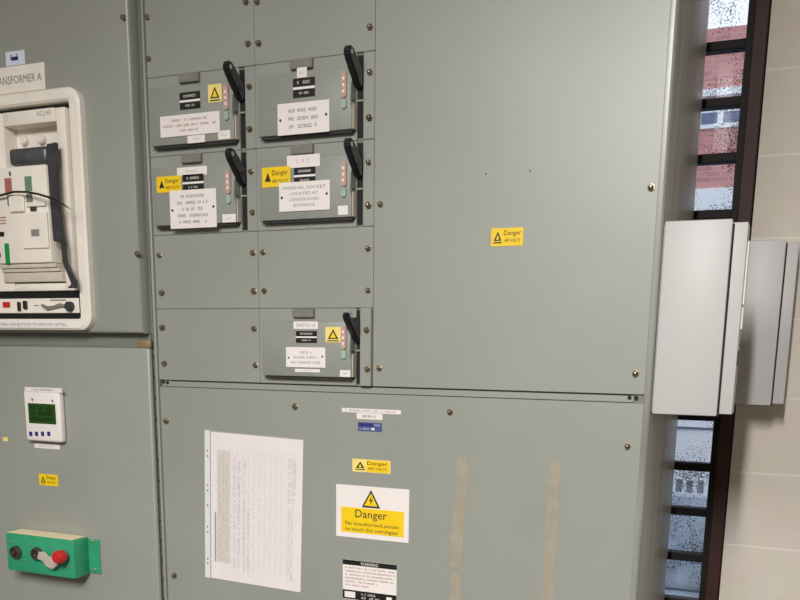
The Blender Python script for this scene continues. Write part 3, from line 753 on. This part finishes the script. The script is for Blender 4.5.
bm = bmesh.new(); add_lathe_y(bm, x, z, [(.0135, yf-.0105), (.0145, yf-.015), (.0145, yf-.026), (.010, yf-.032), (0, yf-.032)], 20); obj('red_key_head', bm, 'red', kb, True)
ky = yf-.015
pts = [at(38, 552, ky), at(43, 552, ky), at(49, 557.5, ky), at(55, 555, ky), at(58, 557, ky), at(57.5, 565, ky), at(52, 569.5, ky), at(46, 566.5, ky), at(42, 561, ky), at(37, 559, ky)]
bm = bmesh.new(); add_prism_y(bm, pts, ky, ky+.0055, .001); obj('key_bow', bm, 'keytag', kb)

# ------------------------------------------------------------------ signs on the lower panel
x0, x1, z0, z1 = X(-777), X(-627), Z(-350), Z(-250)
ds = thing('danger_sign', 'large white and yellow danger sign about unauthorised persons on the lower panel', 'danger sign', ((x0+x1)/2, 0, z0))
box('backing', x0, x1, -.0012, -.0001, z0, z1, 'white', ds, .0003, 1)
yfld = box('yellow_field', x0+.011, x1-.010, -.0016, -.0012, z0+.010, z0+.058, 'yellow', ds)
bm = bmesh.new(); y = -.0020
q = R_(356, 509.5, 390, 519.5, 0)
add_text(bm, 'Danger', x0+.041, z0+.035, x0+.106, z0+.055, y, 1.3)
add_text(bm, 'No unauthorised person', x0+.020, z0+.0225, x1-.020, z0+.0315, y, 1.6)
add_text(bm, 'to touch this switchgear', x0+.020, z0+.0115, x1-.020, z0+.0205, y, 1.6)
obj('lettering', bm, 'ink', yfld)
triangle_sign(ds, x0+.054, z0+.060, x0+.092, z0+.094, -.0013)

x0, z0, x1, z1 = R_(343, 559, 396.5, 600, 0); z0 = z1-.078
cp = thing('information_plate', 'white information plate with black bands at the bottom edge under danger sign', 'information plate', ((x0+x1)/2, 0, z0))
box('backing', x0, x1, -.0010, -.0001, z0, z1, 'white', cp)
bm = bmesh.new(); add_box(bm, x0, x1, -.0013, -.00101, z1-.0095, z1); add_box(bm, x0, x1, -.0013, -.00101, z0+.001, z0+.019); bk = obj('black_band', bm, 'black', cp)
w = x1-x0; bm = bmesh.new()
add_text(bm, 'WARNING', x0+w*.34, z1-.0078, x0+w*.66, z1-.002, -.0016, 2)
quad(bm, x0+w*.04, x0+w*.24, z0+.004, z0+.016, -.0016); quad(bm, x0+w*.82, x0+w*.92, z0+.005, z0+.014, -.0016)
add_scribble(bm, x0+w*.36, z0+.011, x0+w*.62, z0+.015, -.0016); add_scribble(bm, x0+w*.36, z0+.004, x0+w*.70, z0+.008, -.0016)
obj('band_lettering', bm, 'white', bk)
bm = bmesh.new()
for i, wd in enumerate((.92, .93, .88, .90, .6, .45)): add_scribble(bm, x0+w*.05, z1-.0165-i*.0068, x0+w*(.05+wd), z1-.0135-i*.0068, -.0013, None, .85)
obj('lettering', bm, 'redink', cp)

a, b0, c, d = R_(342, 407.8, 401, 414.5, 0)
sl = tag(box('label_strip', a, c, -.0007, -.0001, b0, d, 'white'), 'long white label strip at the top of the lower panel', 'label', 'label strips over the blue sticker')
bm = bmesh.new(); h = d-b0; add_scribble(bm, a+.008, b0+h*.3, c-.008, b0+h*.7, -.0010, 26, .85); obj('lettering', bm, 'greyink', sl)
a2, b2, c2, d2 = R_(356.8, 414.6, 382.5, 420, 0); d2 = b0-.0006
sl = tag(box('label_strip', a2, c2, -.0007, -.0001, b2, d2, 'white'), 'short white label strip between the long strip and blue sticker', 'label', 'label strips over the blue sticker')
bm = bmesh.new(); h = d2-b2; add_scribble(bm, a2+.012, b2+h*.3, c2-.012, b2+h*.7, -.0010, 10, .85); obj('lettering', bm, 'greyink', sl)
a, b0, c, d = R_(358, 422, 382, 432, 0)
bs = tag(box('blue_sticker', a, c, -.0007, -.0001, b0, min(d, b2-.0006), 'blue'), 'small blue sticker below the white label strips', 'sticker')
bm = bmesh.new(); w, h = c-a, d-b0; quad(bm, a+w*.04, a+w*.66, b0+h*.52, b0+h*.9, -.0010); obj('dark_field', bm, 'navy', bs)
bm = bmesh.new(); add_scribble(bm, a+w*.68, b0+h*.62, a+w*.94, b0+h*.82, -.0010, 4); quad(bm, a+w*.56, a+w*.70, b0+h*.16, b0+h*.42, -.0010); add_scribble(bm, a+w*.08, b0+h*.18, a+w*.5, b0+h*.36, -.0010, 7); obj('lettering', bm, 'palesticker', bs)

# ------------------------------------------------------------------ punched pocket with printed schedule
TL, TR, BL, BR = at(202, 429), at(302, 439), at(205.5, 577), at(302.5, 592.3)
pw = Vector((TR[0]-TL[0], 0, TR[1]-TL[1])).length; ph = (TL[1]-BL[1]+TR[1]-BR[1])/2
ang = math.atan2(-(TR[1]-TL[1]+BR[1]-BL[1])/2, pw)
pk = thing('document_pocket', 'printed paper schedule in a clear punched pocket fixed to the lower panel', 'document pocket', (BL[0], 0, BL[1]))
pk.rotation_euler = (0, ang, 0)
def pobj(name, bm, m, parent=pk):           # local coordinates: x right, z up from the lower left corner
    me = bpy.data.meshes.new(name); bm.to_mesh(me); bm.free(); me.materials.append(M[m]); o = bpy.data.objects.new(name, me); COL.objects.link(o); o.parent = parent; return o
pw = pw*.985
bm = bmesh.new(); add_box(bm, 0, .0125, -.0010, -.0002, 0, ph); sp = pobj('punched_strip', bm, 'strip')
bm = bmesh.new()
for f in (.865, .83, .635, .60, .50, .355, .315, .13, .10):
    add_lathe_y(bm, .0065, ph*f, [(.0022, -.00105), (.0018, -.0013), (0, -.0013)], 8)
pobj('punch_hole', bm, 'greyink', sp)
bm = bmesh.new(); add_box(bm, .0145, pw, -.0008, -.0002, .001, ph-.002); sh = pobj('paper_sheet', bm, 'paper')
u = lambda f: .0145+(pw-.0145)*f
v_ = lambda f: .001+(ph-.003)*f
bm = bmesh.new(); quad(bm, u(.07), u(.22), v_(.12), v_(.885), -.0011); pobj('brown_column', bm, 'band', sh)
bm = bmesh.new()
def vtext(xc, z0, z1, h, fill=.8):          # lettering that runs up the sheet
    n = int((z1-z0)/(h*.8))
    for i in range(n):
        if random.random() > fill: continue
        zz = z0+(z1-z0)*i/n; L = (z1-z0)/n*.72; t = h*.2
        quad(bm, xc, xc+h, zz, zz+t, -.0013); k = random.random()
        if k < .6: quad(bm, xc, xc+t, zz, zz+L, -.0013)
        if k > .3: quad(bm, xc+h-t, xc+h, zz, zz+L, -.0013)
for f, a, b_ in ((.09, .14, .86), (.13, .14, .86), (.17, .14, .86), (.26, .10, .88), (.31, .10, .84), (.37, .08, .84), (.41, .08, .5), (.855, .06, .88), (.885, .06, .88), (.91, .60, .88)):
    vtext(u(f), v_(a), v_(b_), .0036, .8)
pobj('lettering', bm, 'paleink', sh)
bm = bmesh.new()
for i in range(46): quad(bm, u(.24), u(.84), v_(.10+.0172*i), v_(.10+.0172*i)+.0006, -.0012)
for f in (.24, .30, .36, .42, .48, .54, .60, .66, .72, .78, .84, .92): quad(bm, u(f), u(f)+.0006, v_(.06), v_(.90), -.0012)
quad(bm, u(.07), u(.93), v_(.90), v_(.90)+.0006, -.0012)
pobj('table_rules', bm, 'ruleink', sh)
bm = bmesh.new(); quad(bm, u(.045), u(.06), v_(.12), v_(.46), -.0012); pobj('dark_rule', bm, 'greyink', sh)
bm = bmesh.new(); add_box(bm, .0145, pw+.001, -.0019, -.0017, 0, ph); pobj('clear_film', bm, 'film')

# ------------------------------------------------------------------ old glue strips
def glue(u0, v0, u1, v1, w0, label):
    p, q = at(u0, v0), at(u1, v1); bm = bmesh.new(); n = 24; w = w0; L = []; Rr = []
    for i in range(n+1):
        f = i/n; x = p[0]+(q[0]-p[0])*f; z = p[1]+(q[1]-p[1])*f
        L.append((x-w/2+random.uniform(-.0012, .0012), z)); Rr.append((x+w/2+random.uniform(-.0012, .0012), z))
    add_prism_y(bm, L+Rr[::-1], -.0001, -.0004)
    return tag(obj('tape_strip', bm, 'tape'), label, 'tape strip', 'old tape marks on the lower panel')
glue(463, 458, 455.5, 568, .023, 'faded tan tape strip left on the lower panel, the one nearer the danger sign')
glue(456, 574, 454, 612, .020, 'faint short tape remnant below the tape strip nearer the danger sign')
glue(555, 462, 547, 612, .021, 'faded tan tape strip left on the lower panel, nearer the right edge')

# ------------------------------------------------------------------ white enclosures at the window
def enclosure(x0, x1, z0, z1, yf, yb, lipL, lipR, label, bx):
    t = thing('white_enclosure', label, 'enclosure', ((x0+x1)/2, yb, z0), 'white steel enclosures by the window')
    bm = bmesh.new(); add_box(bm, x0-lipL, x1+lipR, yf+.012, yb, z0+.003, z1-.004, .002, 2); obj('back_box', bm, 'whitesteel', t, True)
    bm = bmesh.new(); add_box(bm, x0+.0010, x1-.0016, yf, yf+.0108, z0, z1, .0025, 2); obj('front_cover', bm, 'whitesteel', t, True)
    box('cover_gap', x0-.0004, x1+.0010, yf+.0109, yf+.0119, z0-.001, z1-.0062, 'dark', t)
    return t
e1 = enclosure(X(-206), X(-104.5), Z(-95.5), Z(199.5), -.008, .050, .0019, .0205, 'large white steel enclosure fixed to the right side of the board', 0)
# hinge strips down its right flank, black marks under them
bm = bmesh.new(); add_box(bm, X(-83.8), X(-81), .012, .032, Z(75), Z(168), .0006, 1); add_box(bm, X(-83.8), X(-81), .012, .032, Z(38), Z(71), .0006, 1); obj('hinge', bm, 'cream', e1)
bm = bmesh.new(); add_box(bm, X(-83.8), X(-82), .010, .018, Z(-18), Z(6)); obj('black_mark', bm, 'black', e1)
e2 = enclosure(X(-128), X(-35), Z(-96), Z(211.5), .392, WY-.001, .004, .021, 'smaller white enclosure on the block wall right of the window', 0)

# ------------------------------------------------------------------ outside
GZ = -.35
def out_tag(o, label, cat, group=None): return tag(o, label, cat, group)
o = box('ground', -30, 14, WY+WT+.02, 6.0, GZ-.1, GZ, 'asphalt'); o['kind'] = 'structure'
M['tarmac'] = mat('wet_tarmac', srgb(70, 78, 90), .4, 0, .2, 3)
o = box('road', -30, 14, 6.0, 40, GZ-.1, GZ-.001, 'tarmac'); o['kind'] = 'structure'
FY = 13.0
def atz(v, Y): return at(722, v, Y)[1]
bld = thing('brick_building', 'red brick building with pale ground floor seen through the louvre window', 'building', (-4, FY, GZ))
zr = atz(188, FY); ztop = atz(27.5, FY)
bm = bmesh.new(); add_box(bm, -14, 6, FY, FY+6, zr, ztop); obj('brick_wall', bm, 'brick', bld)
bm = bmesh.new(); add_box(bm, -14, 6, FY-.05, FY+6, GZ, zr-.001); obj('ground_floor_wall', bm, 'render', bld)
bm = bmesh.new(); add_box(bm, -14, 6, FY-.12, FY-.001, atz(97, FY), atz(90, FY)); obj('sill_band', bm, 'render', bld)
zw0, zw1 = atz(128, FY), atz(108, FY)
for k in range(7):
    xc = -8.6+k*1.75
    w = box('window', xc-.62, xc+.62, FY-.04, FY-.001, zw0, zw1, 'render', bld)
    bm = bmesh.new()
    for s in (-.45, -.15, .15, .45): add_box(bm, xc+s-.11, xc+s+.11, FY-.05, FY-.041, zw0+.06, zw1-.06)
    obj('pane', bm, 'winglass', w)
box('string_course', -14, 6, FY-.08, FY-.051, atz(430, FY), atz(428, FY), 'winglass', bld)
# low kerb wall with white railing between the window and the building
RY = 6.2
kz = atz(497, RY); rt = atz(468.5, RY)
struct_w = tag(box('garden_wall', -9, 5, RY-.12, RY+.12, GZ, kz, 'asphalt'), 'low grey wall outside carrying the white railing', 'wall')
rl = thing('railing', 'white metal railing outside beyond the lower window panes', 'railing', (-2, RY, kz))
bm = bmesh.new(); add_box(bm, -9, 5, RY-.025, RY+.025, rt-.05, rt); obj('top_rail', bm, 'galv', rl)
for k in range(52):
    xx = -2.7+k*.085
    box('baluster', xx-.016, xx+.016, RY-.015, RY+.015, kz, rt-.051, 'galv', rl)

# ------------------------------------------------------------------ sky and view
w = bpy.data.worlds.new('overcast_sky'); SC.world = w; w.use_nodes = True
nt = w.node_tree; bg = nt.nodes['Background']
bg.inputs['Color'].default_value = (.86, .92, 1.0, 1); bg.inputs['Strength'].default_value = 1.15
SC.view_settings.view_transform = 'Standard'; SC.view_settings.look = 'None'
SC.view_settings.gamma = 1; SC.view_settings.use_curve_mapping = False
SC.view_settings.exposure = 0.10
SC.cycles.use_denoising = True
SC.cycles.transparent_max_bounces = 12
